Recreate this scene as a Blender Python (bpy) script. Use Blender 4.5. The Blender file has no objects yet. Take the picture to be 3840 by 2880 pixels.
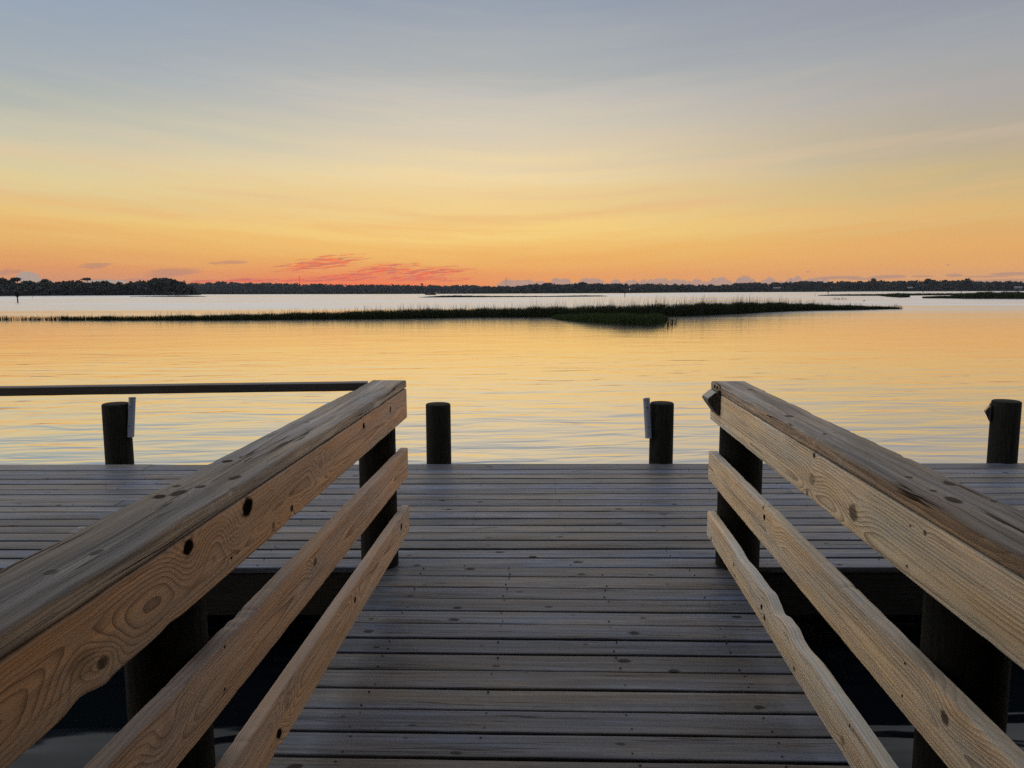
import bpy, math, random
import numpy as np
from mathutils import Matrix, Vector

random.seed(7)
RNG = np.random.default_rng(11)
sc = bpy.context.scene
COL = sc.collection
R = math.radians

# ------------------------------------------------------------------ camera
F = 2850.0
CAMZ = 1.56
WATER = -0.50
YAW = math.atan(145 / F)              # the camera looks a little to the left of the walkway axis
PITCH = math.atan((1440 - 1091.5) / F)
ROLL = 0.0036
cam = bpy.data.cameras.new("camera")
cam.sensor_width = 36.0
cam.lens = F / 3840 * 36
cam.clip_start = 0.02
cam.clip_end = 20000
camo = bpy.data.objects.new("camera", cam)
COL.objects.link(camo)
MC = (Matrix.Rotation(YAW, 3, 'Z') @ Matrix.Rotation(math.pi / 2 - PITCH, 3, 'X') @ Matrix.Rotation(-ROLL, 3, 'Z'))
camo.matrix_world = Matrix.Translation((0, 0, CAMZ)) @ MC.to_4x4()
sc.camera = camo
C0 = Vector((0, 0, CAMZ))


def ray(px, py):
    return (MC @ Vector(((px - 1920) / F, (1440 - py) / F, -1))).normalized()


def on_z(px, py, z):
    d = ray(px, py)
    return C0 + d * ((z - CAMZ) / d.z)


def on_x(px, py, x):
    d = ray(px, py)
    return C0 + d * (x / d.x)


def at_dist(px, py, dist):
    d = ray(px, py)
    return C0 + d * (dist / math.hypot(d.x, d.y))


def azel(px, py):
    d = ray(px, py)
    return math.degrees(math.atan2(d.x, d.y)), math.degrees(math.asin(d.z))


def lin(r, g, b):
    f = lambda c: (c / 255 / 12.92) if c / 255 <= 0.04045 else ((c / 255 + 0.055) / 1.055) ** 2.4
    return (f(r), f(g), f(b), 1.0)


# ------------------------------------------------------------------ scene helpers
def tag(o, label=None, cat=None, group=None, kind=None):
    if label: o["label"] = label
    if cat: o["category"] = cat
    if group: o["group"] = group
    if kind: o["kind"] = kind
    return o


def empty(name, loc=(0, 0, 0), rz=0.0):
    o = bpy.data.objects.new(name, None)
    COL.objects.link(o)
    o.empty_display_size = 0.1
    o.location = loc
    o.rotation_euler = (0, 0, rz)
    return o


class MB:
    """collects polygons (with optional plank coordinates) and links them as one mesh object"""

    def __init__(s):
        s.v, s.f, s.pc, s.rn, s.mi = [], [], [], [], []

    def add(s, verts, faces, pc=None, rn=0.0, mi=0):
        b = len(s.v)
        s.v.extend(tuple(p) for p in verts)
        s.f.extend(tuple(i + b for i in f) for f in faces)
        s.mi.extend([mi] * len(faces))
        s.pc.extend(tuple(p) for p in (pc if pc is not None else verts))
        s.rn.extend([rn] * len(verts))

    def box(s, x0, x1, y0, y1, z0, z1, mi=0, ch=0.0):
        if ch <= 0:
            v = [(x, y, z) for x in (x0, x1) for y in (y0, y1) for z in (z0, z1)]
            s.add(v, [(0, 1, 3, 2), (4, 6, 7, 5), (0, 4, 5, 1), (2, 3, 7, 6), (0, 2, 6, 4), (1, 5, 7, 3)], mi=mi)
            return
        bm_verts, idx = [], {}
        lo, hi = (x0, y0, z0), (x1, y1, z1)
        for c in range(8):
            p = [(hi if c >> k & 1 else lo)[k] for k in range(3)]
            for k in range(3):
                q = list(p)
                for j in range(3):
                    if j != k:
                        q[j] += -ch if c >> j & 1 else ch
                idx[c, k] = len(bm_verts)
                bm_verts.append(q)
        faces = []
        for k in range(3):
            a, b = [j for j in range(3) if j != k]
            for sd in (0, 1):
                cs = [(0, 0), (1, 0), (1, 1), (0, 1)]
                f = [idx[(sd << k) | (u << a) | (w << b), k] for u, w in cs]
                faces.append(tuple(f))
        for k in range(3):
            a, b = [j for j in range(3) if j != k]
            for u in (0, 1):
                for w in (0, 1):
                    c0 = (u << a) | (w << b)
                    c1 = c0 | (1 << k)
                    faces.append((idx[c0, a], idx[c1, a], idx[c1, b], idx[c0, b]))
        for c in range(8):
            faces.append((idx[c, 0], idx[c, 1], idx[c, 2]))
        s.add(bm_verts, faces, mi=mi)

    def tube(s, p0, p1, r0, r1, n=16, cap=True, dome=0.0, mi=0, wob=0.0, rings=1, seed=0):
        p0, p1 = Vector(p0), Vector(p1)
        ax = (p1 - p0).normalized()
        u = ax.orthogonal().normalized()
        w = ax.cross(u)
        rnd = random.Random(seed)
        ph = [rnd.uniform(0, 6.28) for _ in range(6)]
        prof = [(i / rings, 1.0) for i in range(rings + 1)]
        L = (p1 - p0).length
        ringlist = []
        for t, k in prof:
            ringlist.append((p0.lerp(p1, t), (r0 + (r1 - r0) * t) * k, t))
        if dome > 0:
            last = ringlist.pop()
            ringlist.append((p1 - ax * dome, last[1], 1.0))
            ringlist.append((p1 - ax * dome * 0.35, last[1] * 0.975, 1.0))
            ringlist.append((p1, last[1] * 0.90, 1.0))
        vs, fs = [], []
        for c, r, t in ringlist:
            for j in range(n):
                a = 2 * math.pi * j / n
                rr = r * (1 + wob * (math.sin(2 * a + ph[0] + t * 2.3) + 0.6 * math.sin(3 * a + ph[1] - t * 4.1) + 0.4 * math.sin(7 * a + ph[2] + t * 3)))
                vs.append(c + u * rr * math.cos(a) + w * rr * math.sin(a))
        m = len(ringlist)
        for i in range(m - 1):
            for j in range(n):
                fs.append((i * n + j, i * n + (j + 1) % n, (i + 1) * n + (j + 1) % n, (i + 1) * n + j))
        if cap:
            fs.append(tuple(range(n))[::-1])
            fs.append(tuple((m - 1) * n + j for j in range(n)))
        s.add(vs, fs, mi=mi)

    def build(s, name, mats, parent=None, smooth=False):
        me = bpy.data.meshes.new(name)
        me.from_pydata(s.v, [], s.f)
        if not isinstance(mats, (list, tuple)): mats = [mats]
        for m in mats: me.materials.append(m)
        if len(mats) > 1: me.polygons.foreach_set("material_index", s.mi)
        a = me.attributes.new("pc", 'FLOAT_VECTOR', 'POINT')
        a.data.foreach_set("vector", np.array(s.pc, np.float32).ravel())
        a = me.attributes.new("rnd", 'FLOAT', 'POINT')
        a.data.foreach_set("value", np.array(s.rn, np.float32))
        me.polygons.foreach_set("use_smooth", [smooth] * len(me.polygons))
        me.validate()
        me.update()
        if smooth:
            try: me.set_sharp_from_angle(angle=R(40))
            except Exception: pass
        o = bpy.data.objects.new(name, me)
        COL.objects.link(o)
        if parent: o.parent = parent
        return o


def tri_mesh(name, V, Fc, mat, parent=None, rnd=None):
    """fast mesh from numpy arrays; Fc is (n,3) or (n,4)"""
    me = bpy.data.meshes.new(name)
    n, k = Fc.shape
    me.vertices.add(len(V)); me.vertices.foreach_set("co", V.astype(np.float32).ravel())
    me.loops.add(n * k); me.loops.foreach_set("vertex_index", Fc.astype(np.int32).ravel())
    me.polygons.add(n); me.polygons.foreach_set("loop_start", np.arange(0, n * k, k, dtype=np.int32))
    me.polygons.foreach_set("loop_total", np.full(n, k, np.int32))
    if rnd is not None:
        a = me.attributes.new("rnd", 'FLOAT', 'POINT')
        a.data.foreach_set("value", rnd.astype(np.float32))
    me.update(calc_edges=True)
    me.materials.append(mat)
    o = bpy.data.objects.new(name, me)
    COL.objects.link(o)
    if parent: o.parent = parent
    return o


# ------------------------------------------------------------------ node helpers
class NB:
    def __init__(s, nt):
        s.nt = nt; s.n = nt.nodes; s.l = nt.links

    def put(s, sock, v):
        if v is None: return
        if isinstance(v, bpy.types.NodeSocket): s.l.new(v, sock)
        else: sock.default_value = v

    def m(s, op, a, b=None, c=None, clamp=False):
        n = s.n.new('ShaderNodeMath'); n.operation = op; n.use_clamp = clamp
        for i, v in enumerate((a, b, c)): s.put(n.inputs[i], v)
        return n.outputs[0]

    def add(s, a, b): return s.m('ADD', a, b)
    def sub(s, a, b): return s.m('SUBTRACT', a, b)
    def mul(s, a, b): return s.m('MULTIPLY', a, b)
    def div(s, a, b): return s.m('DIVIDE', a, b)
    def mad(s, a, b, c): return s.m('MULTIPLY_ADD', a, b, c)
    def sq(s, a): return s.m('MULTIPLY', a, a)

    def smooth(s, x, a, b, lo=0.0, hi=1.0):
        n = s.n.new('ShaderNodeMapRange'); n.interpolation_type = 'SMOOTHSTEP'
        s.put(n.inputs[0], x)
        for i, v in enumerate((a, b, lo, hi)): s.put(n.inputs[1 + i], v)
        return n.outputs[0]

    def lmap(s, x, a, b, lo=0.0, hi=1.0):
        n = s.n.new('ShaderNodeMapRange')
        s.put(n.inputs[0], x)
        for i, v in enumerate((a, b, lo, hi)): s.put(n.inputs[1 + i], v)
        return n.outputs[0]

    def vec(s, x, y, z):
        n = s.n.new('ShaderNodeCombineXYZ')
        for i, v in enumerate((x, y, z)): s.put(n.inputs[i], v)
        return n.outputs[0]

    def sep(s, v):
        n = s.n.new('ShaderNodeSeparateXYZ'); s.l.new(v, n.inputs[0]); return n.outputs

    def noise(s, v, scale=1.0, detail=2.0, rough=0.5, dist=0.0, dim='3D', w=None):
        n = s.n.new('ShaderNodeTexNoise'); n.noise_dimensions = dim
        if v is not None and dim != '1D': s.l.new(v, n.inputs['Vector'])
        if w is not None: s.put(n.inputs['W'], w)
        n.inputs['Scale'].default_value = scale; n.inputs['Detail'].default_value = detail
        n.inputs['Roughness'].default_value = rough; n.inputs['Distortion'].default_value = dist
        return n.outputs[0]

    def mix(s, fac, a, b, mode='MIX'):
        n = s.n.new('ShaderNodeMix'); n.data_type = 'RGBA'; n.blend_type = mode
        s.put(n.inputs['Factor'], fac)
        s.put([i for i in n.inputs if i.name == 'A' and i.type == 'RGBA'][0], a)
        s.put([i for i in n.inputs if i.name == 'B' and i.type == 'RGBA'][0], b)
        return [o for o in n.outputs if o.type == 'RGBA'][0]

    def ramp(s, x, stops):
        n = s.n.new('ShaderNodeValToRGB'); s.l.new(x, n.inputs[0])
        cr = n.color_ramp
        while len(cr.elements) > 1: cr.elements.remove(cr.elements[-1])
        cr.elements[0].position = stops[0][0]; cr.elements[0].color = stops[0][1]
        for p, c in stops[1:]:
            e = cr.elements.new(p); e.color = c
        return n.outputs[0]

    def attr(s, name):
        n = s.n.new('ShaderNodeAttribute'); n.attribute_name = name; return n

    def bump(s, h, strength=1.0, dist=0.01, normal=None):
        n = s.n.new('ShaderNodeBump'); n.inputs['Strength'].default_value = strength
        n.inputs['Distance'].default_value = dist
        s.l.new(h, n.inputs['Height'])
        if normal is not None: s.l.new(normal, n.inputs['Normal'])
        return n.outputs[0]


def new_mat(name):
    m = bpy.data.materials.new(name); m.use_nodes = True
    nb = NB(m.node_tree)
    return m, nb, m.node_tree.nodes['Principled BSDF']


# ------------------------------------------------------------------ wood
def wood(name, light, dark, grey, grey_amt, knots=(), ring=0.0065, contrast=0.75, pith=0.055, t0=0.01, seed=0.0,
         rough=0.65, cells=0.0, wave=0.030, fibre=0.35, spec=0.3, plank_var=0.0, bump=0.5, stain=0.25, cracks=0.0, top=None, lpow=3.0, silver=.4):
    m, g, bs = new_mat(name)
    at = g.attr("pc"); rn = g.attr("rnd").outputs['Fac']
    x, T, W = g.sep(at.outputs['Vector'])
    off = g.mul(rn, 37.0)
    xs = g.add(x, off)
    # slow wander of the pith gives the cathedral figure
    n1 = g.noise(g.vec(g.mad(xs, 0.55, seed), g.mul(T, 2.5), g.mul(W, 2.5)), 1.0, 1.0, 0.4)
    n2 = g.noise(g.vec(g.mad(xs, 5.0, seed), g.mul(T, 22.0), g.mul(W, 10.0)), 1.0, 2.0, 0.5)
    tt = g.sub(T, g.mad(g.sub(rn, 0.5), 0.10, t0))
    r = g.m('SQRT', g.add(g.sq(tt), g.sq(g.sub(W, pith))))
    r = g.add(r, g.mul(g.sub(n1, 0.5), wave * 2))
    r = g.add(r, g.mul(g.sub(n2, 0.5), 0.0042))
    kn_ = g.noise(g.vec(g.mul(xs, 45.0), g.mul(T, 60.0), g.mul(W, 60.0)), 1.0, 2.0, .6)
    n3 = g.noise(g.vec(g.mad(xs, 16.0, seed), g.mul(T, 55.0), g.mul(W, 55.0)), 1.0, 2.0, .6)
    r = g.add(r, g.mul(g.sub(n3, 0.5), 0.0014))
    core = None
    for (s, t, k, dk) in knots:
        ds = g.sub(x, s); dt = g.sub(T, t)
        ds = g.add(ds, g.mul(g.sub(n2, 0.5), 0.02 if k > 0.008 else 0.004))
        q = g.add(g.sq(g.mul(ds, 1 / (4.2 * k))), g.sq(g.mul(dt, 1 / (1.9 * k))))
        e = g.m('EXPONENT', g.mul(q, -1.0))
        r = g.mad(e, 1.35 * k, r)
        if dk > 0:
            dd = g.add(g.m('SQRT', g.add(g.sq(g.mul(ds, 1 / (1.35 * k))), g.sq(g.mul(dt, 1 / k)))), g.mul(g.sub(kn_, .5), .7))
            c = g.mul(g.smooth(dd, 1.15, 0.7), dk)
            core = c if core is None else g.m('MAXIMUM', core, c)
    if cells > 0:
        vo = g.n.new('ShaderNodeTexVoronoi'); vo.voronoi_dimensions = '1D'; vo.feature = 'F1'
        g.put(vo.inputs['W'], g.mad(xs, 1 / cells, g.mul(rn, 91.0))); vo.inputs['Scale'].default_value = 1.0
        vo.inputs['Randomness'].default_value = 0.8
        cr = g.n.new('ShaderNodeSeparateColor'); g.l.new(vo.outputs['Color'], cr.inputs[0])
        dx = g.mul(vo.outputs['Distance'], cells)
        dx = g.add(dx, g.mul(g.sub(n2, 0.5), 0.012))
        kt = g.mul(g.sub(cr.outputs[0], 0.5), 0.125)
        kr = g.mad(g.sq(cr.outputs[2]), 0.015, 0.005)
        dt = g.sub(T, kt)
        pres = g.smooth(cr.outputs[1], 0.38, 0.43)
        q = g.add(g.sq(g.div(g.mul(dx, 0.22), kr)), g.sq(g.div(g.mul(dt, 0.50), kr)))
        e = g.mul(g.m('EXPONENT', g.mul(q, -1.0)), pres)
        r = g.add(r, g.mul(e, g.mul(kr, 1.7)))
        dd = g.div(g.m('SQRT', g.add(g.sq(g.mul(dx, 0.6)), g.sq(dt))), kr)
        dd = g.add(dd, g.mul(g.sub(kn_, .5), .9))
        c = g.mul(g.mul(g.smooth(dd, 1.15, 0.6), pres), g.mad(cr.outputs[2], 0.5, 0.35))
        core = c if core is None else g.m('MAXIMUM', core, c)
    ph = g.div(r, ring)
    fr = g.m('FRACT', ph)
    late = g.mul(g.m('POWER', fr, lpow), g.smooth(fr, 1.0, 0.93))
    fine = g.noise(g.vec(g.mad(xs, 6.0, seed), g.mul(T, 320.0), g.mul(W, 320.0)), 1.0, 3.0, 0.6)
    streak = g.noise(g.vec(g.mad(xs, 1.6, seed + 5), g.mul(T, 60.0), g.mul(W, 60.0)), 1.0, 3.0, 0.6)
    blot = g.noise(g.vec(g.mad(xs, 2.2, seed + 9), g.mul(T, 9.0), g.mul(W, 9.0)), 1.0, 4.0, 0.6)
    cmod = g.smooth(g.noise(g.vec(g.mad(xs, 2.3, seed + 17), g.mul(T, 16.0), g.mul(W, 16.0)), 1.0, 2.0, .5), .30, .60, .42, 1.0)
    late = g.mul(late, cmod)
    col = g.mix(g.mul(late, contrast), light, dark)
    gs = g.noise(g.vec(g.mad(xs, 1.8, seed + 41), g.mul(T, 42.0), g.mul(W, 42.0)), 1.0, 5.0, .68)
    col = g.mix(g.mul(g.smooth(gs, .46, .70), silver), col, grey)
    pores = g.noise(g.vec(g.mad(xs, 4.0, seed + 51), g.mul(T, 210.0), g.mul(W, 210.0)), 1.0, 2.0, .5)
    col = g.mix(g.mul(g.smooth(pores, .57, .68), .5), col, dark)
    wear = g.m('ADD', g.mul(g.smooth(blot, 0.3, 0.75), stain), grey_amt, clamp=True)
    if top is not None:
        tv = W if top[0] == 'W' else T
        tw = g.smooth(g.add(tv, g.mul(g.sub(blot, .5), .006)), top[1], top[2])
        wear = g.m('ADD', g.mul(wear, .45), g.mul(tw, top[3]), clamp=True)
    greyc = g.mix(g.mul(late, contrast * 0.55), grey, tuple(c * 0.5 for c in grey[:3]) + (1,))
    col = g.mix(wear, col, greyc)
    v = g.mad(g.sub(fine, 0.5), fibre * 1.3, 1.0)
    v = g.mul(v, g.mad(g.sub(streak, 0.5), fibre * 1.5, 1.0))
    mid_ = g.noise(g.vec(g.mad(xs, .9, seed + 3), g.mul(T, 26.0), g.mul(W, 26.0)), 1.0, 3.0, .6)
    v = g.mul(v, g.mad(g.sub(mid_, 0.5), fibre * 1.6, 1.0))
    hue = g.noise(g.vec(g.mad(xs, 1.1, seed + 13), g.mul(T, 7.0), g.mul(W, 7.0)), 1.0, 3.0, .55)
    col = g.mix(1.0, col, g.mix(g.smooth(hue, .32, .68), (1.12, 1.0, .84, 1), (.93, 1.0, 1.10, 1)), 'MULTIPLY')
    if cracks > 0:
        ck_ = g.noise(g.vec(g.mad(xs, .75, seed + 21), g.mul(T, 34.0), g.mul(W, 34.0)), 1.0, 2.0, .5)
        gate = g.smooth(g.noise(g.vec(g.mad(xs, 1.7, seed + 31), g.mul(T, 12.0), g.mul(W, 12.0)), 1.0, 1.0, .5), .47, .60)
        crk = g.mul(g.mul(g.smooth(g.m('ABSOLUTE', g.sub(ck_, .5)), .020, .006), gate), cracks)
        core = crk if core is None else g.m('MAXIMUM', core, crk)
    if plank_var > 0:
        wn = g.n.new('ShaderNodeTexWhiteNoise'); wn.noise_dimensions = '1D'
        g.put(wn.inputs['W'], g.mul(rn, 517.3))
        v = g.mul(v, g.mad(g.sub(wn.outputs['Value'], 0.5), plank_var, 1.0))
        wc = g.n.new('ShaderNodeSeparateColor'); g.l.new(wn.outputs['Color'], wc.inputs[0])
        tint = g.mix(wc.outputs[1], (1.18, 1.02, 0.78, 1), (0.91, 0.985, 1.12, 1))
        col = g.mix(1.0, col, tint, 'MULTIPLY')
    cv = g.n.new('ShaderNodeVectorMath'); cv.operation = 'SCALE'
    g.l.new(col, cv.inputs[0]); g.l.new(v, cv.inputs['Scale'])
    col = cv.outputs[0]
    if core is not None:
        col = g.mix(core, col, (0.010, 0.007, 0.005, 1))
    g.l.new(col, bs.inputs['Base Color'])
    ro = g.mad(g.sub(fine, 0.5), 0.25, rough)
    g.l.new(ro, bs.inputs['Roughness'])
    if core is not None: g.l.new(g.mul(g.sub(1.0, core), spec), bs.inputs['Specular IOR Level'])
    else: bs.inputs['Specular IOR Level'].default_value = spec
    h = g.add(g.mul(fine, 0.5), g.add(g.mul(streak, 0.6), g.mul(late, 0.35)))
    if core is not None: h = g.sub(h, g.mul(core, 1.4))
    g.l.new(g.bump(h, bump * .8, 0.002), bs.inputs['Normal'])
    return m


def n1d(seed):
    r = random.Random(seed)
    w = [(r.uniform(0.4, 1.0), r.uniform(0, 6.28), f) for f in (0.9, 2.1, 4.3, 9.1, 17.0)]
    return lambda s: sum(a / (1 + i) * math.sin(f * s + p) for i, (a, p, f) in enumerate(w)) / 2


def plank_into(mb, x0, x1, yc, zc, wide, thick, rad, nseg, seed, rn, flip='flat', top=None, bot=None, warp=0.0015,
               yfun=None, cornerseg=3, mi=0, twist=0.0):
    """board along x; 'flat': wide side lies in y, 'edge': wide side stands in z"""
    prof = []
    hw, ht = wide / 2, thick / 2
    for cx, cy, a0 in ((hw - rad, ht - rad, 0), (-hw + rad, ht - rad, 90), (-hw + rad, -ht + rad, 180), (hw - rad, -ht + rad, 270)):
        for i in range(cornerseg + 1):
            a = R(a0 + 90 * i / cornerseg)
            prof.append((cx + rad * math.cos(a), cy + rad * math.sin(a)))
    n = len(prof)
    na, nb_, nc = n1d(seed), n1d(seed + 1000), n1d(seed + 2000)
    vs, pcs, fs = [], [], []
    for i in range(nseg + 1):
        s = x0 + (x1 - x0) * i / nseg
        da, db, dc = na(s * 1.7) * warp, nb_(s * 1.7) * warp, nc(s * 1.3) * warp
        for (t, w) in prof:
            tt = t + (da if t > 0 else db)
            ww = w + dc + twist * t * na(s * .9)
            if top and t > 0: tt += top(s, w / ht)
            if bot and t < 0: tt += bot(s, w / ht)
            if yfun: tt += yfun(s)
            vs.append((s, yc + tt, zc + ww) if flip == 'flat' else (s, yc + ww, zc + tt))
            pcs.append((s, t, w))
    for i in range(nseg):
        for j in range(n):
            fs.append((i * n + j, (i + 1) * n + j, (i + 1) * n + (j + 1) % n, i * n + (j + 1) % n))
    fs.append(tuple(range(n)))
    fs.append(tuple(nseg * n + j for j in range(n))[::-1])
    mb.add(vs, fs, pcs, rn, mi)


# ------------------------------------------------------------------ simple materials
def plain(name, col, rough=0.6, spec=0.3, nscale=20.0, var=0.25, bump=0.0, metal=0.0, stretch=(1, 1, 1)):
    m, g, bs = new_mat(name)
    tc = g.n.new('ShaderNodeTexCoord').outputs['Object']
    mp = g.n.new('ShaderNodeMapping'); g.l.new(tc, mp.inputs[0]); mp.inputs['Scale'].default_value = stretch
    n = g.noise(mp.outputs[0], nscale, 4.0, 0.6)
    c = g.mix(g.mad(g.sub(n, 0.5), 2.0, 0.5), tuple(v * (1 - var) for v in col[:3]) + (1,), tuple(min(1, v * (1 + var)) for v in col[:3]) + (1,))
    g.l.new(c, bs.inputs['Base Color'])
    bs.inputs['Roughness'].default_value = rough
    bs.inputs['Specular IOR Level'].default_value = spec
    bs.inputs['Metallic'].default_value = metal
    if bump > 0: g.l.new(g.bump(n, 1.0, bump), bs.inputs['Normal'])
    return m


def leaf_mat(name, c0, c1, trans=0.0):
    m, g, bs = new_mat(name)
    rn = g.attr("rnd").outputs['Fac']
    g.l.new(g.mix(rn, c0, c1), bs.inputs['Base Color'])
    bs.inputs['Roughness'].default_value = 0.85
    bs.inputs['Specular IOR Level'].default_value = 0.08
    return m


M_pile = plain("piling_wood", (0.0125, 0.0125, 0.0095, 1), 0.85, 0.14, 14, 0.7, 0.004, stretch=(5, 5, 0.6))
M_pvc = plain("white_plastic_pipe", (0.24, 0.27, 0.33, 1), 0.5, 0.4, 30, 0.08)
M_black = plain("black_plastic", (0.018, 0.018, 0.02, 1), 0.4, 0.45, 60, 0.2)
M_panel = plain("solar_cell", (0.10, 0.11, 0.12, 1), 0.18, 0.7, 80, 0.2)
M_nail = plain("nail_head", (0.02, 0.018, 0.017, 1), 0.6, 0.4, 60, 0.3)
M_joist = plain("dark_joist", (0.035, 0.032, 0.028, 1), 0.8, 0.15, 12, 0.3, 0.002, stretch=(0.6, 6, 6))
M_dark = plain("dark_paint", (0.03, 0.03, 0.035, 1), 0.7, 0.2, 3, 0.2)
M_white = plain("white_paint", (0.65, 0.65, 0.66, 1), 0.5, 0.3, 3, 0.1)
M_bark = plain("dark_bark", (0.03, 0.026, 0.022, 1), 0.9, 0.1, 2, 0.3)
M_grass = leaf_mat("marsh_grass", (0.012, 0.015, 0.006, 1), (0.034, 0.043, 0.015, 1))
M_clump = leaf_mat("marsh_grass_clump", (0.019, 0.029, 0.009, 1), (0.050, 0.072, 0.022, 1))
M_grassfar = leaf_mat("marsh_grass_far", (0.014, 0.017, 0.009, 1), (0.050, 0.070, 0.022, 1))
M_leaf = leaf_mat("forest_leaves", (0.022, 0.026, 0.020, 1), (0.046, 0.052, 0.040, 1))

# ------------------------------------------------------------------ the rails of the walkway
XL, XR = -0.829, 0.906          # inner faces of the two railings
YE = 4.31                       # far end of the railings
YN = -1.6                       # near end, behind the camera
ZCAP0, ZCAP1 = 1.009, 1.052


def fk(px, py, X, zc, r, dk, yo=None):
    p = on_x(px, py, X)
    return (p.y, p.z - zc, r, dk)


def ck(px, py, xc, r, dk):
    p = on_z(px, py, ZCAP1)
    return (p.y, -(p.x - xc), r, dk)


TANL, TANLD = lin(214, 170, 130), lin(96, 64, 44)
TANR, TANRD = lin(242, 220, 186), lin(108, 76, 52)
GREYW = lin(150, 142, 136)
CAPG = lin(128, 124, 122)


def bumpf(items):
    """wane / chips along a board edge: sum of gaussian dents (s, width, depth)"""
    def f(s, w):
        return sum(d * math.exp(-((s - c) / wd) ** 2) for c, wd, d in items)
    return f


def post_at(xl, xr, y, off, side):
    a, b = R(azel(xl, y)[0]), R(azel(xr, y)[0])
    c, al = (a + b) / 2, abs(b - a) / 2
    dd = off / (abs(math.sin(c)) - math.sin(al))
    return dd * math.cos(c), dd * math.sin(al)


def railing(name, label, X, side, defs, capdef, posts, pr, tilts):
    root = empty(name, (X, YE, 0))
    tag(root, label, "railing", "walkway railings")
    # boards: local x runs along world +Y
    for i, (z0, z1, knots, top, bot, kw) in enumerate(defs):
        rr_ = random.Random(50 * i + side)
        chips = [bumpf([(rr_.uniform(.6, 4.3), rr_.uniform(.006, .03), -rr_.uniform(.0003, .0022)) for _ in range(22)]) for _ in (0, 1)]
        top = (lambda s, w, f=top, c=chips[0]: (f(s, w) if f else 0) + c(s, w))
        bot = (lambda s, w, f=bot, c=chips[1]: (f(s, w) if f else 0) - c(s, w))
        zc = (z0 + z1) / 2
        tk = tilts[i]
        knots = [(a, b - tk * (YE - a), c, d) for a, b, c, d in knots]
        mat = wood("rail_wood", knots=knots, seed=i * 3.7 + side * 11.3, top=('T', (z1 - z0) / 2 - .007, (z1 - z0) / 2 - .001, .7), **kw)
        mb = MB()
        # local y = -X ; inner face on the walkway side
        yc = -(X + side * 0.019) if True else 0
        plank_into(mb, YN, YE + (-0.004, 0.006, 0.0)[i], 0, 0, z1 - z0, 0.046, 0.006, 520, 31 * i + side, 0.31 + 0.17 * i, 'edge', top, bot, 0.0016, yfun=(lambda s, tk=tk: tk * (YE - s)), twist=0.008)
        o = mb.build("rail_board", mat, root)
        o.location = (side * 0.023, -YE, zc)
        o.rotation_euler = (0, 0, R(90))
    # the cap lies on top of the upper board
    kn, xi, xo, kw = capdef
    xc = (xi + xo) / 2
    mat = wood("cap_wood", knots=kn, seed=40 + side, **kw)
    mb = MB()
    rg = random.Random(5 + side)
    t_in = bumpf([(rg.uniform(0.4, 4.2), rg.uniform(0.01, 0.09), -rg.uniform(0.0008, 0.0055)) for _ in range(34)])
    plank_into(mb, YN, YE - 0.003, 0, 0, abs(xo - xi), ZCAP1 - ZCAP0, 0.008, 520, 90 + side, 0.62, 'flat',
               (lambda s, w: t_in(s, w) * (0.4 + 0.6 * w)), (lambda s, w: -t_in(s + 0.3, w) * (0.4 + 0.6 * w)), 0.003, twist=0.02, cornerseg=4)
    o = mb.build("cap_rail", mat, root)
    o.location = (xc - X, -YE, (ZCAP0 + ZCAP1) / 2)
    o.rotation_euler = (0, 0, R(90))
    for k, py in enumerate(posts):
        mb = MB()
        r = pr[k]
        cx = side * (0.0465 + r)
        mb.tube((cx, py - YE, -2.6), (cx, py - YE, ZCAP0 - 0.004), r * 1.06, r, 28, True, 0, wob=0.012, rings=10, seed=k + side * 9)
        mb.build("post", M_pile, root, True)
    return root


b1, b2, b3 = (0.834, 1.0055), (0.485, 0.655), (0.150, 0.314)
zc1, zc2, zc3 = sum(b1) / 2, sum(b2) / 2, sum(b3) / 2
TILT_L, TILT_R = (0.0, 0.0075, 0.007), (0.0, -0.003, -0.012)
kwL = dict(light=TANL, dark=TANLD, grey=lin(146, 128, 114), grey_amt=0.05, contrast=0.95, ring=0.0066, stain=0.3)
kwR = dict(light=TANR, dark=TANRD, grey=lin(188, 177, 160), grey_amt=0.05, contrast=0.85, ring=0.0105, stain=0.25, lpow=2.2, silver=.3)

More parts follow.
